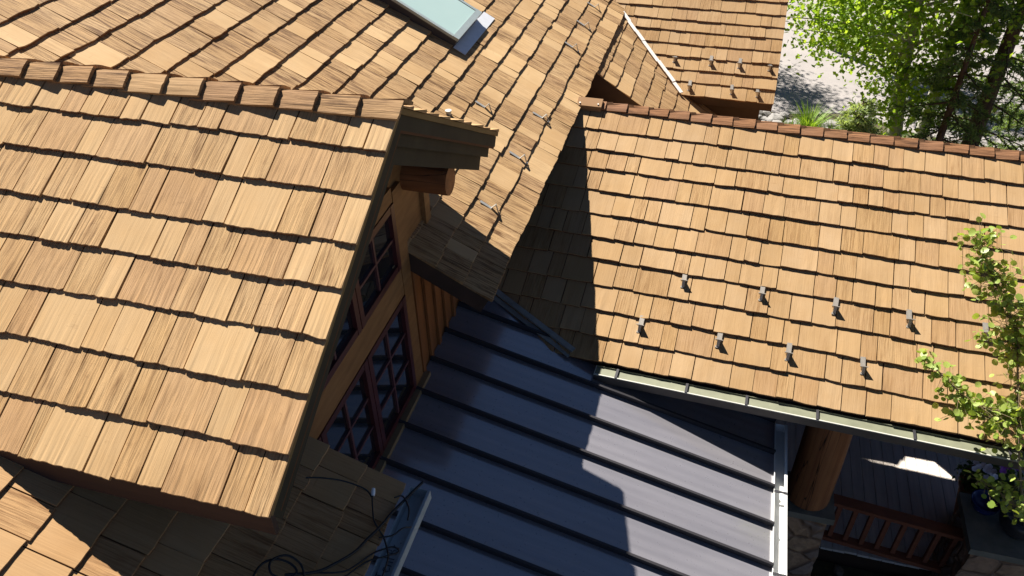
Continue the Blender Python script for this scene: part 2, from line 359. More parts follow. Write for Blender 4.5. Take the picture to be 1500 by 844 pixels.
# ---- main roof
rowsM = [0, .257, .503, .757, .997, 1.233, 1.488, 1.747, 2.0, 2.247, 2.506, 2.755, 3.005, 3.26, 3.52, 3.735, 3.98] + [4.23 + .25 * i for i in range(7)]
mb = MB()
def m0(s): return 3.55 if s < 0.72 else 3.3
courses(mb, FM, rowsM, 6.0, m0, lambda s: 13.0, 0.0185, (0.27, 0.36, 0.09, 0.09, 0.19), seg=0.045, rag=0.0045, gap=0.006)
courses(mb, FM, rowsM[14:], 6.0, lambda s: 2.2, lambda s: 3.3, 0.0145, seg=0.2)
slab(mb, FM, 3.58, 13.0, 0.03, 0.76, -0.16, -0.004, 1); slab(mb, FM, 3.3, 13.0, 0.763, 6.0, -0.16, -0.004, 1); slab(mb, FM, 2.2, 3.28, 3.603, 6.0, -0.16, -0.004, 1)
pr = FM.p(0, 6.0, 0); FMb = Frame((2 * pr.x, 0, FM.O.z), (0, 1, 0), (1, 0, mM)); slab(mb, FMb, 2.2, 13.0, 0, 6.0, -0.16, 0.0, 1)
main = mb.build('main_roof', [M['cedar_main'], M['under'], M['cedar_end']], house, 'large streaked cedar shake roof behind the dormer, carrying the skylight')
fb = MB(); slab(fb, FM, 3.566, 3.60, 0.02, 0.80, -0.165, -0.006); slab(fb, FM, 3.60, 12.98, 0.012, 0.036, -0.19, -0.006); fb.build('fascia_board', M['fascia_brown'], main)
mb = MB()
courses(mb, FF, [.253 * i for i in range(22)], 5.6, lambda s: -2.6, lambda s: 1.765 if s < 0.7 else 1.4, 0.0165, (0.35, 0.5, 0.12, 0.03), seg=0.04, gap=0.007)
slab(mb, FF, -2.6, 1.74, 0.03, 0.76, -0.16, -0.004, 1); slab(mb, FF, -2.6, 1.40, 0.763, 5.6, -0.16, -0.004, 1)
front = mb.build('front_roof', [M['cedar_front'], M['under'], M['cedar_end']], house, 'cedar shake roof below the dormer eave, mostly in shade')
fb = MB(); slab(fb, FF, 1.71, 1.745, 0.02, 0.76, -0.20, -0.006); slab(fb, FF, -2.6, 1.70, 0.012, 0.036, -0.19, -0.006); fb.build('fascia_board', M['fascia_brown'], front)

# ---- lower continuation of the main roof beyond the porch ridge
mb = MB()
courses(mb, FM2, [-1.9 + .2 * i for i in range(10)], 0.12, lambda s: 8.02, lambda s: 11.0, 0.012, (0.3, 0.5, 0.15, 0.05), seg=0.05)
slab(mb, FM2, 8.064, 11.0, -1.88, 0.12, -0.14, -0.004, 1)
low = mb.build('lower_shake_roof', [M['cedar_main'], M['under'], M['cedar_end']], house, 'narrow strip of cedar shake roof between the main roof and the white valley flashing')
fb = MB(); slab(fb, FM2, 8.028, 8.06, -1.88, 0.45, -0.9, -0.006); fb.build('fascia_board', M['fascia_brown'], low)

# ---- dormer roof
rowsA = [-0.01, .28, .57, .852, 1.118, 1.371, 1.66, 1.93]
given = {7: ([-2.721, -2.527, -2.321, -2.178, -2.043, -1.901, -1.768, -1.573, -1.39, -1.257, -.944, -.81, -.491, -.36, -.2265], [0, 0, 2, 0, 1, 0, 0, 1, 1, 2, 0, 1, 0, 0]),
 6: ([-2.596, -2.407, -2.087, -1.943, -1.619, -1.31, -1.123, -.989, -.851, -.532, -.2265], [1, 2, 0, 2, 1, 1, 0, 1, 2, 1]),
 5: ([-2.366, -2.17, -1.977, -1.788, -1.593, -1.454, -1.137, -.999, -.684, -.497, -.361, -.2265], [1, 1, 0, 1, 2, 2, 0, 3, 1, 2, 0]),
 4: ([-2.197, -2.057, -1.861, -1.664, -1.345, -1.202, -1.066, -.875, -.559, -.421, -.2265], [1, 0, 1, 3, 0, 2, 1, 2, 0, 1]),
 3: ([-2.089, -1.768, -1.573, -1.439, -1.115, -.974, -.78, -.64, -.495, -.36, -.2265], [2, 1, 0, 2, 1, 0, 1, 1, 1, 0]),
 2: ([-1.988, -1.856, -1.526, -1.387, -1.197, -1.063, -.911, -.59, -.386, -.2265], [2, 3, 0, 0, 1, 1, 3, 1, 1]),
 1: ([-1.828, -1.674, -1.486, -1.344, -1.148, -1.0, -.678, -.539, -.2265], [1, 1, 1, 1, 1, 2, 0, 2]),
 0: ([-1.534, -1.228, -1.072, -.93, -.796, -.49, -.353, -.2265], [3, 0, 1, 0, 2, 1, 1])}
mb = MB()
courses(mb, FA, rowsA, 2.22, lambda s: -4.4, lambda s: -.2265, 0.0165, given=given, seg=0.014, rag=0.0026, gap=0.009)
courses(mb, FB, [.25 * i for i in range(8)] + [1.95], 2.14, lambda s: -4.4, lambda s: -.2265 + 0.012 * math.sin(40 * s), 0.02, seg=0.06)
slab(mb, FA, -4.4, -.25, 0.03, 2.22, -0.14, -0.004, 1); slab(mb, FB, -4.4, -.25, 0.03, 2.14, -0.14, -0.004, 1)
dormer = mb.build('dormer_roof', [M['cedar_dormer'], M['under'], M['cedar_end']], house, 'steep cedar shake roof of the gabled dormer nearest the camera')
mb = MB()
def caps(mb, FN, FF, sN, sF, x_end, n, e, w, th, rise, wf=None):
    for i in range(n):
        x1 = x_end - i * e + R.uniform(-.008, .008); x0 = x1 - e - 0.06; tilt = R.uniform(-.004, .004)
        for F, s, W in ((FN, sN, w), (FF, sF, wf or w)):
            col = STY[R.choice((1, 1, 1, 2, 0))](); W = W * R.uniform(.94, 1.07); k = 5
            a = R.uniform(-.004, .004); P = []; uv = []; cut = R.uniform(-.006, .006)
            rows_ = [(x0, -.006), ((x0 + x1) / 2, -.004 + rise * .5), (x1, rise + tilt)]
            for low_ in (0, 1):
                for ri, (x, h) in enumerate(rows_):
                    for j in range(k + 1):
                        f = j / k; rag = R.uniform(-.0035, .0035) if ri == 2 else 0
                        sl = s + 0.010 - (W + 0.010) * f + (a * math.sin(f * 6 + x * 9) if f > 0 else 0)
                        hh = h + (0 if low_ else th * (1 - .12 * f) + 0.003 * math.sin(f * 3.1) + R.uniform(-.0012, .0012))
                        P.append(F.p(x + rag + cut * f * (ri == 2), sl, hh)); uv.append((sl * 1.0, x))
            nn = k + 1; m_ = 3 * nn; fs = []
            for r in range(2):
                for j in range(k):
                    q = r * nn + j
                    fs.append((q, q + 1, q + nn + 1, q + nn)); fs.append((m_ + q, m_ + q + nn, m_ + q + nn + 1, m_ + q + 1))
                fs.append((r * nn + k, m_ + r * nn + k, m_ + (r + 1) * nn + k, (r + 1) * nn + k))
                fs.append((r * nn, (r + 1) * nn, m_ + (r + 1) * nn, m_ + r * nn))
            for j in range(k):
                q = 2 * nn + j; fs.append((q, q + 1, m_ + q + 1, m_ + q)); fs.append((j, m_ + j, m_ + j + 1, j + 1))
            mb.faces(P, fs, 0, False, uv, col)
caps(mb, FA, FB, 2.228, 2.148, -.215, 16, .2475, .112, .022, .024)
mb.build('ridge_cap', M['cedar_cap'], dormer)
# stacked rake boards, each stepped back under the one above
mb = MB(); slab(mb, FA, -.262, -.236, 0.0, 2.223, -0.038, -0.004); slab(mb, FB, -.262, -.236, 0.0, 2.143, -0.038, -0.004); mb.build('trim_strip', M['trim_strip'], dormer)
for (xf, h0, h1, cut) in ((-.248, -.125, -.040, 0.01), (-.283, -.215, -.115, 0.06), (-.318, -.325, -.200, 0.15)):
    mb = MB()
    top = 2.223; 
    for F, tp in ((FA, 2.223), (FB, 2.143)):
        # mitre at the ridge: lower boards stop where the two meet
        tp0 = tp + h0 * mA; tp1 = tp + h1 * mA; s_ = cut if F is FB else 0.0
        mb.hexa([F.p(xf - .032, s_, h0), F.p(xf, s_, h0), F.p(xf, tp0, h0), F.p(xf - .032, tp0, h0), F.p(xf - .032, s_, h1), F.p(xf, s_, h1), F.p(xf, tp1, h1), F.p(xf - .032, tp1, h1)])
    mb.build('rake_board', M['fascia'], dormer)
mb = MB(); mb.box((-4.2, .874, .655), (-.236, .905, .812)); mb.build('fascia_board', M['eave_brown'], dormer)
mb = MB(); mb.box((-4.2, .906, .70), (-.36, 1.15, .715)); mb.build('soffit', M['fascia_brown'], dormer)
mb = MB(); slab(mb, FB, -4.2, -.262, 0.004, 0.03, -0.14, -0.006); mb.build('fascia_board', M['fascia_brown'], dormer)

# ---- porch roof
rowsC = [0.004, .256, .523, .789, 1.063, 1.312, 1.583, 1.866, 2.140, 2.371, 2.635]
mb = MB()
courses(mb, FC, rowsC, 3.0, lambda s: -.67, lambda s: 6.3, .0225, (0.50, 0.30, 0.17, 0.03), seg=0.04, rag=0.003, gap=0.009)
courses(mb, FCb, [.26 * i for i in range(8)], 2.05, lambda s: -.67, lambda s: 6.3, T, seg=0.12)
slab(mb, FC, -.67, 6.28, 0.03, 3.0, -0.14, -0.004, 1); slab(mb, FCb, -.67, 6.28, 0.03, 2.03, -0.14, -0.004, 1)
porch = mb.build('porch_roof', [M['cedar_porch'], M['under'], M['cedar_end']], house, 'golden cedar shake roof over the porch, with two rows of snow guards')
mb = MB(); caps(mb, FC, FCb, 3.005, 2.055, 6.25, 28, .2255, .098, .022, .016, .06)
mb.build('ridge_cap', M['cedar_red'], porch, 'red-brown row of cedar ridge caps')
# first cap of the row, screwed down over the main roof edge
mb = MB(); a = FC.p(-.16, 3.0, .055); b = FC.p(.115, 3.0, .06)
mb.hexa([a + V((0, -.10, -.085)), b + V((0, -.10, -.085)), b + V((0, .02, -.045)), a + V((0, .02, -.045)), a + V((0, -.10, -.03)), b + V((0, -.10, -.03)), b + V((0, .02, .012)), a + V((0, .02, .012))], 0, col=(.3, .8, .37, .8))
for x, yy in ((.03, -.075), (.21, -.07)):
    q = a + (b - a) * (x / .245) + V((0, yy, -.016)); mb.tube([q, q + V((0, -.003, .008))], .009, 8, 1)
mb.build('end_cap_board', [M['cedar_cap'], M['steel']], porch)
mb = MB(); slab(mb, FC, .45, 6.28, 0.010, 0.034, -0.20, -0.006); mb.build('fascia_board', M['fascia_brown'], porch)
# gutter: back, floor, front and lip follow the skewed eave
def gutter(name, A, B, out, w, dep, th, m_in, m_lip, parent, label=None, hang=(), lipw=.014, m_out=None, fl=None):
    fl = fl or dep
    A, B, out = V(A), V(B), V(out).normalized(); d = B - A; up = V((0, 0, 1)); mb = MB()
    mb.obox(A, d, out * th, -up * dep, 0)                                        # back
    mb.obox(A + out * (th + .001) - up * fl, d, out * (w - 2 * th - .002), up * th, 0)       # floor
    mb.obox(A + out * (w - th) - up * (dep - th - .001), d, out * th, up * (dep - th - .012), 0)    # front
    mb.obox(A + out * (w - lipw) - up * .010, d, out * (lipw + .004), up * .010, 1)         # rolled lip
    mb.obox(A + out * (w + .001) - up * dep, d, out * .003, up * (dep - .012), 2)        # outside
    e = d.normalized()
    for P_ in (A, B - e * th):
        mb.obox(P_ + out * th - up * (dep - th - .002), e * th, out * (w - 2 * th), up * (dep - th - .004), 1)
    for h in hang:
        q = A + e * h; mb.obox(q + out * .002 + up * .001, e * .022, out * (w - .002), up * .005, 3)
    return mb.build(name, [m_in, m_lip, m_out or m_lip, M['seam']], parent, label)
def eaveC(x): return V((x, 4.393 + aC * x, 0))
A_ = eaveC(.73); B_ = eaveC(6.3)
gutter('gutter', (A_.x, A_.y - .012, -1.252), (B_.x, B_.y - .012, -1.252), (aC, -1, 0),   .118, .09, .005, M['sage'], M['pale_lip'], porch, 'long sage green gutter with a white lip', (.19, .82, 1.34, 1.93, 2.70, 3.42, 4.2), .007, M['gut_dark'], .020)

# ---- far wing roof
rowsD = [0, .206, .393, .595, .797, 1.002, 1.184, 1.385, 1.59, 1.79, 1.99, 2.2, 2.4]
mb = MB()
courses(mb, FD, rowsD, 2.6, lambda s: -4.2, lambda s: 0.0, 0.018, (0.55, 0.28, 0.14, 0.03), seg=0.06, rag=0.003)
slab(mb, FD, -4.2, -.03, 0.03, 2.6, -0.16, -0.004, 1)
pr = FD.p(0, 2.6); FDb = Frame((2.128, pr.y * 2 - FD.O.y, FD.O.z), (1, -.011, 0), (.011, -1, mD)); slab(mb, FDb, -4.2, -.03, 0.0, 2.6, -0.16, 0, 1)
wing = mb.build('wing_roof', [M['cedar_porch'], M['under'], M['cedar_end']], house, 'farther cedar shake roof past the porch ridge, with seven snow guards')
mb = MB(); slab(mb, FD, -1.3, -.01, 0.008, 0.032, -0.17, -0.006); mb.build('fascia_board', M['fascia_brown'], wing)
mb = MB(); slab(mb, FD, -.032, -.012, 0.036, 2.6, -0.15, -0.006); mb.build('rake_board', M['fascia_brown'], wing)
# bright valley flashing
mb = MB(); v0 = V((-.03, 10.04, -.035)); v1 = V((.955, 8.985, -.655)); d = (v1 - v0); sd = d.cross(V((0, 0, 1))).normalized()
for k in range(8):
    a = v0 + d * (k / 8); b = v0 + d * ((k + 1) / 8); j = V((0, 0, R.uniform(.036, .048))); jj = sd * R.uniform(-.008, .008)
    mb.obox(a - sd * .026 + j + jj, b - a, sd * .052, V((0, 0, .012)))
mb.build('valley_flashing', M['flash_white'], house, 'bright white strip of flashing along the valley')

# ---- metal roof
aE = -0.0146; mb = MB()
FE = Frame((0, 4.149, -1.1376), (0, 1, 0), (-1, -aE, mE))
def pE(x, y, h=0): return V((x, y + aE * x, -1.1376 - mE * x + h * .97))
y0, y1 = -1.7, 4.93
mb.faces([pE(-.66, y0), pE(2.40, y0), pE(2.40, y1), pE(-.66, y1), pE(-.66, y0, -.05), pE(2.40, y0, -.05), pE(2.40, y1, -.05), pE(-.66, y1, -.05)],
         [(0, 1, 2, 3), (7, 6, 5, 4), (0, 4, 5, 1), (1, 5, 6, 2), (2, 6, 7, 3), (3, 7, 4, 0)], 0,
         uvs=[(0, y0), (3, y0), (3, y1), (0, y1)] * 2)
k = 2
ys = []; y = 4.149 + .3875
while y > y0 + .1: ys.append(y); y -= .3875
for y in ys:
    if y > 4.35:      # dies under the porch valley
        xs = (-.66, 2.395)
    else: xs = (-.66, 2.395)
    a, b = pE(xs[0], y, .001), pE(xs[1], y, .001)
    mb.obox(a - V((0, .011, 0)), b - a, V((0, .022, 0)), V((.01, 0, .046)), 1)
metal = mb.build('metal_roof', [M['metal'], M['seam']], house, 'dark standing seam metal roof below the dormer windows')
A_ = pE(2.398, y0); B_ = pE(2.398, 4.50)
gutter('gutter', (A_.x, A_.y, A_.z + .03), (B_.x, B_.y, B_.z + .03), (1, 0, 0), .105, .10, .006, M['white_gut'], M['white_gut'], metal, 'white gutter along the low edge of the metal roof', (.5, 1.3, 2.1, 2.9, 3.7, 4.6, 5.4), .02)
# valley flashing between the metal roof and the porch roof
mb = MB(); a = V((-.42, 4.84, -1.005)); b = V((.475, 4.385, -1.205)); d = b - a; sd = V((d.y, -d.x, 0)).normalized()
mb.obox(a + sd * -.075, d, sd * .055, V((0, 0, .022))); mb.obox(a + sd * -.018 - V((0, 0, .02)), d, sd * .055, V((0, 0, .008)))
mb.build('valley_flashing', M['flash'], metal, 'dull grey valley flashing in the shade')

# ---- walls under the roofs
XW = -.67
def wallbox(a, b, mat, name='wall', label=None):
    mb = MB(); mb.box(a, b); return mb.build(name, mat, house, label)
wallbox((XW - .18, 3.62, -4.6), (XW - .02, 12.9, .25), M['siding'])
wallbox((XW - .18, -2.5, -4.6), (XW - .021, 3.615, -1.05), M['siding'])
wallbox((XW, 8.08, -4.6), (1.7, 8.24, -.95), M['siding'])
wallbox((.2, 9.20, -4.6), (1.98, 9.36, -.70), M['siding'])
wallbox((1.85, 9.365, -4.6), (1.98, 12.3, -.60), M['siding'])
wallbox((2.2, 8.3, -4.6), (3.42, 8.42, -2.03), M['siding'], 'wall', 'unseen low wall added behind the porch to narrow the sun on the deck'); wallbox((3.425, 8.29, -4.6), (6.25, 8.42, -1.66), M['siding'])  # walls added out of view; their gap trims the deck sunlight to a stripe
wallbox((2.02, -1.6, -4.6), (2.18, 4.6, -1.72), M['siding'])
wallbox((-7.0, -2.4, -4.6), (-6.85, 12.9, 1.5), M['siding'])
wallbox((-6.84, 12.7, -4.6), (XW - .2, 12.85, .2), M['siding'])
wallbox((-6.84, -2.4, -4.6), (XW - .2, -2.25, .2), M['siding'])
wallbox((XW, -1.65, -4.6), (2.01, -1.5, -1.8), M['siding'])

# dormer gable wall at x = XW, facing +x
mb = MB(); X0, X1 = XW - .10, XW - .012
def zroof(y): return (zrA - mA * abs(y - yrA)) - .16
prof = [(1.15, -1.04), (4.05, -1.04), (4.05, zroof(4.05)), (yrA, zroof(yrA)), (1.15, zroof(1.15))]
n = len(prof); P = [(X1, y, z) for y, z in prof] + [(X0, y, z) for y, z in prof]
mb.faces(P, [tuple(range(n)), tuple(range(2 * n - 1, n - 1, -1))] + [(i, i + n, (i + 1) % n + n, (i + 1) % n) for i in range(n)])
gable = mb.build('gable_wall', M['tan_wood'], house, 'tan timber gable wall holding the dormer windows')
mb = MB(); mb.box((XW - 2.6, 4.052, -.2), (XW - .014, 4.15, zroof(4.15) - .02)); mb.build('side_wall', M['tan_wood'], gable)
mb = MB(); mb.box((XW - .011, 1.15, .055), (XW + .022, 3.395, .305)); mb.build('trim_board', M['tan_wood'], gable)
mb = MB(); mb.box((XW - .011, 3.405, -.96), (XW + .024, 3.555, .96)); mb.build('trim_board', M['tan_wood'], gable)
mb = MB(); mb.box((XW - .011, 3.95, .30), (XW + .026, 4.05, zroof(4.05))); mb.build('corner_board', M['tan_wood'], gable)
mb = MB(); mb.box((XW - .011, 1.2, .885), (XW + .020, 3.40, 1.0)); mb.build('trim_board', M['tan_wood'], gable)
mb = MB()
for y in (3.60, 3.80, 4.0, 4.2, 4.4, 4.6, 4.8):
    mb.box((XW - .019, y, -1.10), (XW + (.004 if y % .4 < .2 else .002), y + .185, .22), 0)
for y in (3.575, 3.775, 3.975, 4.175, 4.375, 4.575): mb.box((XW + .006, y, -1.10), (XW + .030, y + .05, .22), 0)
mb.build('batten_siding', M['red_wood'], house, 'red-brown board and batten siding under the roof edge')
mb = MB(); mb.box((XW - .010, 1.3, -1.04), (XW + .075, 3.60, -.945)); mb.build('window_sill', M['sill'], house)
mb = MB(); mb.box((XW - .015, -1.6, -1.02), (XW + .012, 4.9, -.965 + -.06)); mb.build('base_flashing', M['seam'], house)
def window(y0, y1, z0, z1, ny, nz):
    f = MB(); fw = .055; x0, x1 = XW - .011, XW + .030
    f.box((x0, y0, z0), (x1, y0 + fw, z1)); f.box((x0, y1 - fw, z0), (x1, y1, z1))
    f.box((x0, y0 + fw + .0005, z0), (x1 - .003, y1 - fw - .0005, z0 + fw)); f.box((x0, y0 + fw + .0005, z1 - fw), (x1 - .003, y1 - fw - .0005, z1))
    w = f.build('window', M['maroon'], house)
    g = MB(); g.box((XW - .009, y0 + fw, z0 + fw), (XW - .002, y1 - fw, z1 - fw)); g.build('pane', M['glass'], w)
    m = MB(); a0, a1, b0, b1 = y0 + fw, y1 - fw, z0 + fw, z1 - fw
    for i in range(1, ny): yy = a0 + (a1 - a0) * i / ny; m.box((XW - .0015, yy - .011, b0), (XW + .016, yy + .011, b1))
    for i in range(1, nz): zz = b0 + (b1 - b0) * i / nz; m.box((XW - .0015, a0, zz - .011), (XW + .014, a1, zz + .011))
    m.build('muntin', M['muntin'], w)
for (a, b) in ((2.68, 3.395), (1.95, 2.67), (1.22, 1.94)):
    window(a, b, .312, .880, 2, 2)
    window(a, b, -.94, .048, 2, 3)
# purlin log end
mb = MB(); N = 20; yc, zc, r = 3.74, .905, .112
mb.tube([(XW - .3, yc, zc), (-.36, yc, zc)], r, N, 0, True)
mb.tube([(-.3595, yc, zc), (-.335, yc, zc)], [r, r * .985], N, 1, True)
mb.build('log_beam', [M['log'], M['log']], house, 'round log beam end under the dormer eave')

# ---- near gutter with the writing
gut = gutter('gutter', (.004, -2.55, -.062), (.004, 1.80, -.062), (1, 0, 0), .125, .075, .005, M['grey_gut'], M['grey_gut'], front, 'pale blue-grey gutter with handwriting inside', (1.2, 2.4), .012)
ink = MB(); zf = -.062 - .075 + .009
def stroke(pts): ink.tube([(.0115 + .012 + q[0] * .055, 1.345 + q[1] * .052 - .10, zf) for q in pts], .0022, 5, 0)
# letters read along +y, their tops towards -x : local (x down, y along)
def L(y, pts): stroke([(1 - b, y + a) for a, b in pts])
yy = 0.0
L(-1.3, [(.1, .05), (.2, .1)])
L(-.9, [(.6, 1.2), (.6, .1), (.35, -.15), (.1, .1)]); L(-.9, [(.25, 1.2), (.95, 1.2)])
L(.2, [(.1, .4), (.55, .5), (.5, .75), (.2, .75), (.08, .35), (.3, .05), (.6, .15)])
L(.95, [(.1, .7), (.12, .05), (.15, .5), (.4, .72), (.55, .5), (.56, .05)])
L(1.7, [(.2, 1.1), (.2, .05)]); L(1.7, [(.05, .7), (.45, .7)])
L(2.4, [(.15, 1.15), (.15, .05), (.55, .12), (.58, .5), (.2, .6), (.5, .75), (.5, 1.05), (.15, 1.15)])
L(3.2, [(.1, .7), (.14, .05), (.15, .45), (.4, .7)]); L(3.85, [(.1, .08), (.2, .12)])
ink.build('writing', M['ink'], gut)

# ---- skylight
nM = math.hypot(1, mM); H = .088
def fm(x, y, h): s = -x * nM / 1.0; return FM.p(y, -x * nM, h + T)
mb = MB(); sl0, sl1, ya, yb = 1.475, 2.95, 6.63, 7.43
slab(mb, FM, ya, yb, sl0, sl1, .005, H, 0)
slr = mb.build('skylight', M['sky_side'], house, 'skylight with pale blue-green glass on the main roof')
mb = MB(); f = .055
slab(mb, FM, ya - .012, yb + .012, sl0 - .012, sl0 + f, H + .001, H + .034); slab(mb, FM, ya - .012, ya + f * .55, sl0 + f + .001, sl1, H + .001, H + .030); slab(mb, FM, yb - f * .55, yb + .012, sl0 + f + .001, sl1, H + .001, H + .030); slab(mb, FM, ya - .012, yb + .012, sl1 + .001, sl1 + f, H + .001, H + .034)
mb.build('frame', M['sky_frame'], slr)
mb = MB(); slab(mb, FM, ya + f * .55 + .001, yb - f * .55 - .001, sl0 + f + .002, sl1 - .001, H + .001, H + .024); mb.build('pane', M['sky_glass'], slr)
mb = MB(); slab(mb, FM, ya - .03, yb + .26, sl0 - .145, sl0 - .001, .016, .022); slab(mb, FM, yb + .001, yb + .05, sl0, sl1, .016, .020); mb.build('flashing', M['lead'], slr)
mb = MB(); q = fm(-.975, 5.49, 0); mb.tube([q - V((0, 0, .05)), q + V((0, 0, .022))], .026, 14, 0); mb.tube([q + V((0, 0, .0225)), q + V((0, 0, .030))], .031, 14, 0); mb.build('vent_pipe', M['steel'], main)

# ---- snow guards
def guard_mesh_wire():
    mb = MB()      # local x down the slope, y across, z off the roof
    mb.box((-.02, -.019, .003), (.128, .019, .009)); mb.bar((.126, 0, .006), (.150, 0, .082), .040, .006, (1, 0, 0))
    mb.bar((.153, 0, .080), (.222, 0, .008), .024, .006, (1, 0, 0)); mb.box((.212, -.020, .001), (.238, .020, .008)); return mb
def guard_mesh_pad():
    mb = MB()
    mb.box((-.05, -.022, .004), (.050, .022, .009))
    mb.hexa([(.050, -.024, .004), (.056, -.024, .004), (.056, .024, .004), (.050, .024, .004), (.066, -.036, .066), (.072, -.036, .066), (.072, .036, .066), (.066, .036, .066)])
    mb.hexa([(.060, -.013, .004), (.118, -.013, .004), (.118, .013, .004), (.060, .013, .004), (.066, -.013, .056), (.074, -.013, .056), (.074, .013, .056), (.066, .013, .056)]); mb.box((.104, -.022, .002), (.124, .012, .008)); return mb
def place(meshobj, F, u, s, parent, h, sc=1.0, yaw=0.0):
    X = -F.S; Z = F.N; Y = Z.cross(X)
    mt = Matrix((X, Y, Z)).transposed().to_4x4() @ Matrix.Rotation(yaw, 4, 'Z') @ Matrix.Scale(sc, 4); mt.translation = F.p(u, s, h)
    meshobj.parent = parent; meshobj.matrix_local = mt
def guards(builder, mat, F, parent, spots, h, sc):
    src = builder().build('snow_guard', mat); first = True
    for (u, s) in spots:
        o = src if first else src.copy()
        if not first: C.objects.link(o)
        first = False; place(o, F, u, s, parent, h, sc * R.uniform(.95, 1.05), R.uniform(-.06, .06))
guards(guard_mesh_wire, M['steel'], FM, main, [(5.93, .957), (6.345, .415), (5.476, .425), (4.567, .435), (8.189, .50), (8.925, .50), (9.625, .50)], .010, .78)
def uC(x, y): return x * math.hypot(1, aC)
sC4, sC2 = 1.063, .523
guards(guard_mesh_pad, M['bronze'], FC, porch, [(x, sC4 - .030) for x in (1.35, 2.071, 2.72, 3.34, 3.961)] + [(x, sC2 - .030) for x in (1.046, 1.766, 2.373, 2.995)], .014, 1.0)
guards(guard_mesh_pad, M['bronze'], FD, wing, [(x - 2.128, .60) for x in (.788, 1.256, 1.629, 2.015)] + [(x - 2.128, .185) for x in (1.04, 1.579, 1.904)], .010, .92)

# ---- porch post, piers, deck, railing
mb = MB(); px_, py_ = 2.93, 4.72
pts = [(px_, py_, -2.895), (px_ + .005, py_ + .01, -2.4), (px_ - .005, py_, -1.8), (px_, py_, -1.22)]
mb.tube(pts, [.215, .212, .208, .205], 24, 0)
post = tag(mb.build('log_post', M['log_up']), 'thick round log post standing on a stone pier beside the white gutter', 'post')
def pier(x0, x1, y0, y1, z1, label):
    t_ = thing('stone_pier', label, 'pier', ((x0 + x1) / 2, (y0 + y1) / 2, -4.6)); rr = random.Random(int(x0 * 100))
    mb = MB(); mb.box((x0 - .0, y0, z1 - .085), (x1, y1, z1 - .0)); mb.build('cap_slab', M['cap'], t_)
    b = MB(); nn = 8; nz = 11; bx0, bx1, by0, by1 = x0 + .04, x1 - .04, y0 + .04, y1 - .04
    ringpts = []
    zs = [-4.62 + (z1 - .087 + 4.62) * i / nz for i in range(nz + 1)]
    loop = [(bx0 + (bx1 - bx0) * i / nn, by0) for i in range(nn)] + [(bx1, by0 + (by1 - by0) * i / nn) for i in range(nn)] + [(bx1 - (bx1 - bx0) * i / nn, by1) for i in range(nn)] + [(bx0, by1 - (by1 - by0) * i / nn) for i in range(nn)]
    P = []; cx, cy = (x0 + x1) / 2, (y0 + y1) / 2
    for iz, z in enumerate(zs):
        fl = 1.0 + .10 * (1 - iz / nz)
        for (x, y) in loop:
            k_ = fl + rr.uniform(-.05, .05); P.append((cx + (x - cx) * k_, cy + (y - cy) * k_, z + (rr.uniform(-.03, .03) if 0 < iz < nz else 0)))
    m_ = len(loop)
    fs = [(i * m_ + j, i * m_ + (j + 1) % m_, (i + 1) * m_ + (j + 1) % m_, (i + 1) * m_ + j) for i in range(nz) for j in range(m_)] + [tuple(range(nz * m_, nz * m_ + m_))]
    b.faces(P, fs, 0); b.build('stone_shaft', M['stone'], t_); return t_
pier(2.52, 3.19, 4.46, 4.98, -2.90, 'rubble stone pier with a flat cap carrying the log post')
pier(4.60, 5.75, 4.77, 5.50, -3.30, 'wide stone pier at the end of the porch railing, with pots on its cap')
mb = MB()
x = 2.3; i = 0
while x < 9.0:
    mb.box((x, 5.17 + R.uniform(-.008, .008), -4.335), (x + .128, 8.42, -4.30 + R.uniform(-.0015, .0015))); x += .1345
mb.box((2.3, 5.19, -4.60), (9.0, 5.23, -4.34), 1); mb.box((2.3, 5.235, -4.60), (9.0, 8.40, -4.345), 1)
tag(mb.build('porch_deck', [M['deck'], M['siding']]), 'weathered grey plank deck of the shaded porch', 'deck')
rail = thing('porch_railing', 'red-brown wooden railing along the edge of the grey porch deck', 'railing', (3.9, 5.15, -4.3))
a, b = V((3.16, 5.24, -3.50)), V((4.70, 5.10, -3.52))
mb = MB(); mb.bar(a, b, .135, .05); mb.build('top_rail', M['rail'], rail)
mb = MB(); mb.bar(a + V((0, 0, -.64)), b + V((0, 0, -.64)), .10, .06); mb.build('bottom_rail', M['rail'], rail)
for k in range(9):
    q = a + (b - a) * ((k + .6) / 9.2); mb = MB(); mb.box((q.x - .024, q.y - .024, -4.108), (q.x + .024, q.y + .024, q.z - .0265)); mb.build('baluster', M['rail'], rail)

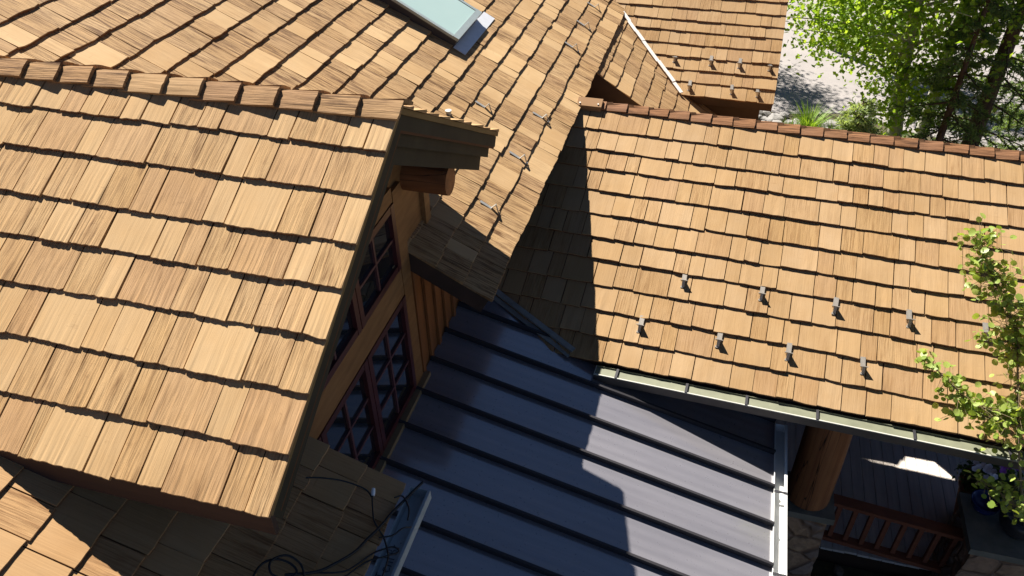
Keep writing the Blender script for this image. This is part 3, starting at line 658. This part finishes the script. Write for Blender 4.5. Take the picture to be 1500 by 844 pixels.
# ---- heating cables lying on the lower roof and in the gutter
def sm(pts, k=5):
    P = [V(p) for p in pts]; out = []
    for i in range(len(P) - 1):
        p0, p1, p2, p3 = P[max(i - 1, 0)], P[i], P[i + 1], P[min(i + 2, len(P) - 1)]
        for j in range(k):
            t_ = j / k; out.append(.5 * ((2 * p1) + (p2 - p0) * t_ + (2 * p0 - 5 * p1 + 4 * p2 - p3) * t_ * t_ + (3 * p1 - p0 - 3 * p2 + p3) * t_ ** 3))
    return out + [P[-1]]
cab = [('thick black heating cable running up the gutter end', .0085, [[.088, 1.80, .0], [.058, 1.727, .0], [.031, 1.654, .0], [-.001, 1.552, .012], [-.024, 1.423, .036], [-.054, 1.321, .053], [-.082, 1.223, .068], [-.143, 1.108, .101], [-.205, 1.02, .135], [-.32, .93, .20]]),
 ('thin black cable ending in a white connector on the shaded shakes', .0048, [[-.123, 1.573, .094], [-.119, 1.554, .092], [-.096, 1.502, .078], [-.063, 1.439, .06], [-.018, 1.403, .033], [.008, 1.388, .0], [.063, 1.312, -.02], [.083, 1.245, -.02], [.095, 1.10, -.02]]),
 ('black cable doubled back in a narrow loop across the gutter', .005, [[-.20, 1.02, .13], [-.098, 1.086, .076], [-.052, 1.152, .052], [-.004, 1.27, .012], [.048, 1.319, .005], [.091, 1.344, .0], [.122, 1.327, -.01], [.07, 1.273, .008], [-.004, 1.222, .014], [-.045, 1.135, .048], [-.092, 1.056, .073], [-.25, .96, .16]]),
 ('short black cable hook at the closed end of the gutter', .005, [[-.02, 1.632, .034], [.012, 1.669, .01], [.064, 1.623, .0], [.082, 1.589, -.01], [.085, 1.55, -.04]]),
 ('thin black wire crossing the handwriting in the gutter', .0045, [[-.009, 1.367, .018], [.052, 1.411, .0], [.088, 1.476, -.01], [.118, 1.52, -.05]]),
 ('thin black cable lying on the shaded shakes below the windows', .005, [[-.46, 1.47, .275], [-.396, 1.514, .24], [-.3, 1.562, .187], [-.212, 1.584, .139], [-.161, 1.585, .111], [-.125, 1.562, .094]]),
 ('coil of black cable heaped on the shakes below the dormer corner', .0065, [[-.42, .80, .27], [-.44, .859, .264], [-.431, .929, .262], [-.387, .98, .24], [-.324, .995, .206], [-.279, .974, .18], [-.30, .918, .193], [-.37, .90, .235], [-.40, .955, .255], [-.35, 1.02, .23], [-.27, 1.01, .19], [-.22, .94, .16]])]
for i, (lab, r, pts) in enumerate(cab):
    mb = MB(); mb.tube(sm(pts), r, 7, 0); o = mb.build('heating_cable', M['cable']); tag(o, lab, 'cable', 'black heating cables on the lower eave')
    if i == 1:
        c = MB(); c.tube([(-.1225, 1.572, .093), (-.128, 1.590, .100), (-.134, 1.612, .107)], [.011, .013, .010], 10, 0); c.build('connector', M['plastic'], o)

# ================================================================== ground
mb = MB(); mb.face([(-400, -400, -4.62), (400, -400, -4.62), (400, 400, -4.62), (-400, 400, -4.62)])
structure(mb.build('ground', M['soil']), 'dark garden soil around the house', 'ground')
mb = MB(); P = [(-30, 17.9, -4.61), (1.5, 17.7, -4.61), (2.9, 17.25, -4.61), (4.2, 17.6, -4.61), (5.6, 17.0, -4.61), (8.5, 16.2, -4.61), (14, 15.0, -4.61), (40, 13, -4.61), (60, 60, -4.61), (-30, 60, -4.61)]
mb.face(P); structure(mb.build('driveway', M['drive']), 'pale sunlit concrete driveway beyond the trees', 'driveway')

# rocks
def rock(c, r, mat, name, label, group):
    rr = random.Random(int(c[0] * 997 + c[1] * 131)); bm = bmesh.new(); bmesh.ops.create_icosphere(bm, subdivisions=2, radius=1)
    sx, sy, sz = r * rr.uniform(.8, 1.3), r * rr.uniform(.7, 1.2), r * rr.uniform(.45, .75)
    for v in bm.verts:
        k_ = 1 + rr.uniform(-.13, .13); v.co = V((v.co.x * sx * k_, v.co.y * sy * k_, v.co.z * sz * k_))
    me = bpy.data.meshes.new(name); bm.to_mesh(me); bm.free(); me.materials.append(mat)
    o = bpy.data.objects.new(name, me); C.objects.link(o); o.location = c; o.rotation_euler = (0, 0, rr.uniform(0, 6)); return tag(o, label, 'rock', group)
for i in range(46):
    f = R.random(); x = 2.2 + 2.2 * f; y = 16.35 + R.uniform(-.25, .9) * (1 - .5 * f)
    rock((x, y, -4.56), R.uniform(.06, .16), M['rock'], 'border_rock', 'grey rock in the loose stone border between the lawn and the driveway', 'rocks bordering the driveway')
for i in range(26):
    rock((R.uniform(3.1, 4.6), R.uniform(4.35, 5.1), -4.56), R.uniform(.05, .12), M['rock_brown'], 'bed_rock', 'brown rock in the shaded bed below the porch deck', 'rocks below the porch deck')

# ================================================================== vegetation
def leaf(mb, p, r, n, kind='quad', m=0):
    n = n.normalized(); x = n.orthogonal().normalized(); a = R.uniform(0, 6.283); y = n.cross(x); X = x * math.cos(a) + y * math.sin(a); Y = n.cross(X)
    col = (R.random(), R.random(), R.random(), 0)
    if kind == 'quad':
        mb.face([p - X * r * .9, p - Y * r * .75 + n * r * .15, p + X * r * 1.1, p + Y * r * .75 + n * r * .15], m, None, col)
    else:
        pts = [p + X * r * 1.15] + [p + (X * math.cos(t_) + Y * math.sin(t_)) * r + n * (r * .16 * abs(math.sin(t_))) for t_ in (.8, 1.6, 2.4, 3.14, 3.88, 4.68, 5.48)]
        b = len(mb.v); mb.faces(pts, [(0, 1, 2, 3, 4), (0, 4, 5, 6, 7)], m, True, None, col)
def rv(s=1.0): return V((R.gauss(0, s), R.gauss(0, s), R.gauss(0, s)))
def aspen(base, top, r, cen, rad_, nl, label, lr=.036, group=None, lowest=None, extra=None):
    t_ = thing('aspen_tree', label, 'tree', base, group); base, top, cen = V(base), V(top), V(cen)
    mb = MB(); K = 8; sway = rv(.05); pts = [base.lerp(top, k / K) + V((math.sin(k * 1.3) * .04, math.cos(k * 1.7) * .04, 0)) for k in range(K + 1)]
    mb.tube(pts, [r * (1 - .7 * k / K) for k in range(K + 1)], 12, 0); mb.build('trunk', M['aspen_bark'], t_)
    lb, cr = MB(), MB(); tips = []
    for i in range(64):
        d = rv().normalized(); q = V((cen.x + d.x * rad_[0] * R.uniform(.45, 1), cen.y + d.y * rad_[1] * R.uniform(.45, 1), cen.z + d.z * rad_[2] * R.uniform(.35, 1)))
        f = min(.98, max(.25, (q.z - .5 - base.z) / (top.z - base.z))); s = base.lerp(top, f); mid = s.lerp(q, .5) + V((0, 0, .12))
        lb.tube(sm([s, mid, q], 3), [.028, .024, .02, .016, .012, .009, .005], 5, 0, False); tips.append((s, mid, q))
    lb.build('limb', M['aspen_bark'], t_)
    for i in range(nl):
        s, mid, q = R.choice(tips); f = .34 + .66 * R.random() ** .55; p = s.lerp(mid, f * 2) if f < .5 else mid.lerp(q, f * 2 - 1)
        sp = .10 + .22 * f; p = p + V((R.gauss(0, sp), R.gauss(0, sp), R.gauss(0, sp * .75)))
        leaf(cr, p, lr * R.uniform(.7, 1.25), V((R.gauss(-.1, .6), R.gauss(0, .6), R.gauss(.45, .6))))
    cr.build('crown', M['leaf'], t_); return t_
aspen((4.70, 13.25, -4.6), (4.0, 13.2, 2.4), .15, (4.0, 12.9, -.5), (1.95, 1.15, 2.0), 13500, 'pale barked aspen with bright green leaves beside the far shake roof', .046)
aspen((4.95, 13.5, -4.6), (5.3, 13.6, 3.4), .13, (5.15, 13.6, .45), (1.4, 1.2, 1.5), 3800, 'pale barked aspen standing close to the bright leaved one', .046)
aspen((5.15, 14.4, -4.6), (5.55, 14.2, 3.6), .075, (5.5, 14.3, 2.0), (1.3, 1.3, 1.5), 2200, 'slender white trunked aspen behind the spruce boughs', .038)
aspen((-.9, 22.3, -4.6), (-.8, 22.2, 3.2), .12, (-.8, 22.3, .9), (1.9, 1.7, 2.3), 6000, 'unseen aspen added behind the far shake roof to cast shadow on the driveway', .045)  # off-view tree, added for the shade it throws on the driveway
aspen((4.25, 21.5, -4.6), (4.3, 21.4, 2.2), .11, (4.2, 21.4, -.2), (2.0, 1.8, 2.2), 7000, 'farther aspen across the driveway behind the bright leaves', .045)

def spruce(base, h, rad_, label, mat, tr, nb, z0=.12, dens=1.0, droop=.35, nl=.05):
    t_ = thing('spruce_tree', label, 'tree', base); base = V(base); top = base + V((0, 0, h))
    mb = MB(); mb.tube([base.lerp(top, k / 6) for k in range(7)], [tr * (1 - .85 * k / 6) for k in range(7)], 12, 0); mb.build('trunk', M['spruce_bark'], t_)
    lb, cr = MB(), MB()
    for i in range(nb):
        f = z0 + (1 - z0) * (i / nb) ** .9; L_ = rad_ * (1 - f * .88) * R.uniform(.75, 1.12); a = i * 2.399 + R.uniform(-.3, .3)
        d = V((math.cos(a), math.sin(a), 0)); s = base.lerp(top, f); K = 8; side = V((-d.y, d.x, 0)); bend = R.uniform(-.15, .15)
        pts = [s + d * (L_ * k / K) + side * (bend * (k / K) ** 2) + V((0, 0, -droop * L_ * (k / K) ** 1.4 + .12 * L_ * (k / K) ** 3)) for k in range(K + 1)]
        lb.tube(pts, [max(.004, .02 * (1 - k / K)) for k in range(K + 1)], 5, 0, False)
        for k in range(2, K + 1):
            for sgn in (-1, 1):
                if R.random() > dens: continue
                q = pts[k]; ln = L_ * .34 * (1.15 - k / K) + .06
                e = q + side * sgn * ln * .8 + d * ln * .55 + V((0, 0, -ln * R.uniform(.15, .45)))
                lb.tube([q, e], [.005, .002], 4, 0, False)
                tone = R.random(); nn = max(4, int(ln / .014))
                for j in range(nn):
                    p = q.lerp(e, (j + .5) / nn)
                    for w in range(2):
                        nd = (rv() + (e - q).normalized() * .8).normalized() * nl * R.uniform(.7, 1.2); wd = nd.cross(rv()).normalized() * nl * .13
                        col = (min(1, max(0, tone * .6 + R.random() * .4)), 0, 0, 0)
                        cr.face([p - wd, p + wd, p + nd], 0, None, col)
    lb.build('branches', M['spruce_bark'], t_); cr.build('crown', mat, t_); return t_
spruce((5.74, 13.0, -4.6), 8.2, 2.1, 'tall spruce with a dark leaning trunk and sparse drooping boughs', M['needle'], .17, 80, .07, .85, .30, .09)
spruce((5.05, 12.3, -4.6), 5.4, 1.25, 'dark green spruce in front of the aspen trunks', M['needle'], .09, 56, .06, .9, .32, .085)
spruce((3.55, 11.2, -4.6), 3.15, 1.25, 'small pale green spruce in front of the bright leaved aspen', M['needle_light'], .06, 90, .05, 1.0, .18, .08)
spruce((7.6, 14.6, -4.6), 7.5, 2.0, 'spruce farthest from the roofs, beyond the dark trunk', M['needle'], .14, 85, .10, .85, .3, .09)
# shrubs and grass tufts behind the ridge
def shrub(c, r, label, n=2200):
    t_ = thing('garden_shrub', label, 'shrub', c); c = V(c); st, cr = MB(), MB()
    for i in range(14):
        d = rv().normalized(); d.z = abs(d.z) * .8; st.tube([c, c + d * r * .8], [.012, .004], 5, 0, False)
    for i in range(n):
        d = rv().normalized(); d.z = abs(d.z); p = c + d * r * R.uniform(.35, 1.05); leaf(cr, p, .03 * R.uniform(.7, 1.3), d + rv(.5))
    st.build('stems', M['twig'], t_); cr.build('crown', M['shrub'], t_)
shrub((5.2, 15.2, -4.6), .75, 'low dark green shrub between the spruce trunks')
shrub((6.35, 14.6, -4.6), .65, 'dark green shrub at the foot of the tall spruce')
shrub((4.5, 14.6, -4.6), .6, 'low shrub beside the small pale spruce')
def tuft(c, h, n, label):
    mb = MB(); c = V(c)
    for i in range(n):
        a = R.uniform(0, 6.283); d = V((math.cos(a), math.sin(a), 0)); b = c + d * R.uniform(0, .16); hh = h * R.uniform(.6, 1.1); w = d.orthogonal().cross(d).normalized() * 0 + V((-d.y, d.x, 0)) * .011
        m_ = b + d * hh * .18 + V((0, 0, hh * .6)); e = b + d * hh * .55 + V((0, 0, hh * .92)); col = (R.random(), 0, 0, 0)
        mb.face([b - w, b + w, m_ + w * .8, m_ - w * .8], 0, None, col); mb.face([m_ - w * .8, m_ + w * .8, e], 0, None, col)
    tag(mb.build('grass_tuft', M['grass']), label, 'grass')
tuft((3.42, 16.1, -4.6), .75, 260, 'tall bright green grass clump beside the rocks')
tuft((3.05, 15.9, -4.6), .45, 200, 'short bright green grass clump nearest the far roof')
tuft((3.95, 15.7, -4.6), .6, 220, 'bright green grass clump in front of the grey stumps')

# ---- aspen reaching in over the porch gutter
t_ = thing('aspen_tree', 'leafy aspen boughs reaching in over the porch roof and gutter', 'tree', (5.75, 3.35, -4.6))
ch = [[(5.35, 3.45, -2.6), (4.75, 3.55, -2.1), (4.37, 3.66, -1.73), (4.21, 3.97, -1.3), (4.11, 4.29, -.88), (4.04, 4.55, -.54), (3.98, 4.67, -.37), (3.87, 4.78, -.2), (3.76, 4.85, -.07), (3.66, 4.95, .08), (3.61, 5.04, .21)],
      [(4.11, 4.29, -.9), (4.08, 4.26, -.9), (3.89, 4.23, -.87), (3.73, 4.22, -.83), (3.61, 4.25, -.74), (3.46, 4.3, -.63), (3.34, 4.34, -.55)],
      [(4.6, 3.7, -1.75), (4.28, 3.81, -1.52), (4.16, 3.83, -1.45), (4.01, 3.86, -1.36), (3.88, 3.88, -1.3)],
      [(4.06, 4.5, -.55), (4.02, 4.6, -.47), (3.89, 4.58, -.45), (3.72, 4.57, -.41)],
      [(4.11, 4.25, -.95), (4.01, 4.19, -.96), (3.79, 4.18, -.89), (3.61, 4.15, -.87)],
      [(4.04, 4.55, -.5), (4.15, 4.6, -.35), (4.18, 4.7, -.2), (4.12, 4.85, -.02)],
      [(4.25, 3.9, -1.35), (4.3, 4.05, -1.2), (4.35, 4.2, -1.0), (4.33, 4.35, -.8)]]
mb = MB(); mb.tube([(5.75, 3.35, -4.6), (5.7, 3.4, -3.4), (5.62, 3.4, -2.2), (5.75, 3.5, -.6), (5.7, 3.6, 1.4)], [.10, .09, .075, .055, .02], 10, 0); mb.build('trunk', M['aspen_bark'], t_)
lb, cr = MB(), MB()
den = [(0.135, 620), (0.09, 240), (0.08, 130), (.06, 70), (.08, 150), (.11, 130), (.09, 60)]
for c, (sp, n) in zip(ch, den):
    P = sm(c, 5); lb.tube(P, [max(.003, .014 * (1 - k / len(P))) for k in range(len(P))], 6, 0, False)
    for i in range(n):
        f = R.random(); f0 = .34 if c is ch[0] else 0.0; f = f0 + (1 - f0) * f; s_ = sp * (1.15 - .62 * f)
        q = P[min(int(f * len(P)), len(P) - 1)]; p = q + V((R.gauss(0, s_), R.gauss(0, s_), R.gauss(0, s_ * .8)))
        lb.tube([q, p], [.0022, .0012], 3, 0, False)
        leaf(cr, p, .0255 * R.uniform(.7, 1.2), V((R.gauss(-.1, .55), R.gauss(-.1, .55), R.gauss(.6, .55))), 'round')
# the rest of its crown, out to the right of the view
for i in range(2600):
    p = V((5.95, 3.5, .3)) + V((R.gauss(0, .36), R.gauss(0, .45), R.gauss(0, .9)))
    leaf(cr, p, .025, V((R.gauss(0, .5), R.gauss(0, .5), R.gauss(.6, .5))))
lb.build('limb', M['twig'], t_); cr.build('crown', M['leaf_near'], t_)

# ---- pots on and behind the right pier
def lathe(mb, c, prof, n=20, m=0):
    P = [(c[0] + r * math.cos(2 * math.pi * k / n), c[1] + r * math.sin(2 * math.pi * k / n), c[2] + z) for r, z in prof for k in range(n)]
    mb.faces(P, [(i * n + k, i * n + (k + 1) % n, (i + 1) * n + (k + 1) % n, (i + 1) * n + k) for i in range(len(prof) - 1) for k in range(n)] + [tuple(range(n))[::-1]], m, True)
mb = MB(); lathe(mb, (4.80, 5.33, -3.30), [(.09, 0.002), (.13, .06), (.145, .13), (.15, .135), (.135, .128), (.115, .06), (.0, .05)])
tag(mb.build('blue_bowl', M['blue']), 'dark blue glazed bowl on the stone pier cap', 'bowl')
mb = MB(); lathe(mb, (5.08, 5.12, -3.30), [(.12, .002), (.19, .10), (.21, .20), (.19, .27), (.17, .265), (.18, .2), (.0, .18)])
tag(mb.build('round_pot', M['darkpot']), 'round dark pot resting on the stone pier cap', 'pot')
pt = thing('flower_pot', 'potted white and purple petunias on the porch deck behind the pier', 'flower pot', (5.1, 5.95, -4.3))
mb = MB(); lathe(mb, (5.1, 5.95, -4.3), [(.2, .002), (.28, .45), (.31, .62), (.33, .62), (.33, .68), (.29, .68), (.27, .6), (0, .58)]); mb.build('pot', M['terra'], pt)
cr, fw, fp = MB(), MB(), MB()
for i in range(900):
    d = rv().normalized(); d.z = abs(d.z) * .8; leaf(cr, V((5.1, 5.95, -3.62)) + V((d.x * .42, d.y * .36, d.z * .36)) * R.uniform(.4, 1), .03, d + rv(.4))
def flower(mb, p, r, nrm):
    n = nrm.normalized(); x = n.orthogonal().normalized(); y = n.cross(x)
    for k in range(5):
        a = k * 1.2566; q = x * math.cos(a) + y * math.sin(a); w = n.cross(q)
        mb.face([p, p + q * r * .7 - w * r * .5 + n * r * .2, p + q * r + n * r * .3, p + q * r * .7 + w * r * .5 + n * r * .2])
for i in range(12):
    fw = MB(); flower(fw, V((4.86 + R.gauss(0, .10), 5.86 + R.gauss(0, .08), -3.24 + R.gauss(0, .03))), .036, V((-.2, -.6, 1)) + rv(.3)); fw.build('white_bloom', M['petal_w'], pt)
for i in range(12):
    fp = MB(); flower(fp, V((5.16 + R.gauss(0, .09), 5.92 + R.gauss(0, .08), -3.18 + R.gauss(0, .03))), .04, V((-.2, -.6, 1)) + rv(.3)); fp.build('purple_bloom', M['petal_p'], pt)
cr.build('foliage', M['shrub'], pt)

# ================================================================== light, sky, camera
sun_dir = V((-.6132, .6514, 1)).normalized()
L_ = bpy.data.lights.new('sun', 'SUN'); L_.energy = 5.0; L_.angle = rad(.53); L_.color = (1.0, .95, .87)
lo = bpy.data.objects.new('sun', L_); C.objects.link(lo); lo.rotation_euler = (-sun_dir).to_track_quat('-Z', 'Y').to_euler(); lo.location = sun_dir * 40
w = bpy.data.worlds.new('World'); bpy.context.scene.world = w; w.use_nodes = True
nt = w.node_tree; bg = nt.nodes['Background']; sk = nt.nodes.new('ShaderNodeTexSky'); sk.sky_type = 'NISHITA'; sk.sun_disc = False
sk.sun_elevation = math.asin(sun_dir.z); sk.sun_rotation = math.atan2(sun_dir.x, sun_dir.y)
sk.altitude = 3000; sk.air_density = .45; sk.dust_density = 0.0; sk.ozone_density = 1.5
nt.links.new(sk.outputs[0], bg.inputs[0]); bg.inputs[1].default_value = .05
cam = bpy.data.cameras.new('camera'); co = bpy.data.objects.new('camera', cam); C.objects.link(co)
Rm = Matrix(((0.9643461, 0.2641227, -0.0166043), (-0.1511974, 0.6013618, 0.7845402), (-0.2172001, 0.7540578, -0.6198556)))
mt = Matrix((Rm[0], Rm[1], -Rm[2])).transposed().to_4x4(); mt.translation = V((1.46080, -.94341, 3.85005)); co.matrix_world = mt
cam.sensor_width = 36; cam.lens = 36 * 1163.5 / 1500; cam.clip_start = .05; cam.clip_end = 1500
sc = bpy.context.scene; sc.camera = co
sc.view_settings.view_transform = 'Standard'; sc.view_settings.look = 'None'; sc.view_settings.gamma = 1; sc.view_settings.use_curve_mapping = False
sc.view_settings.exposure = 1.3
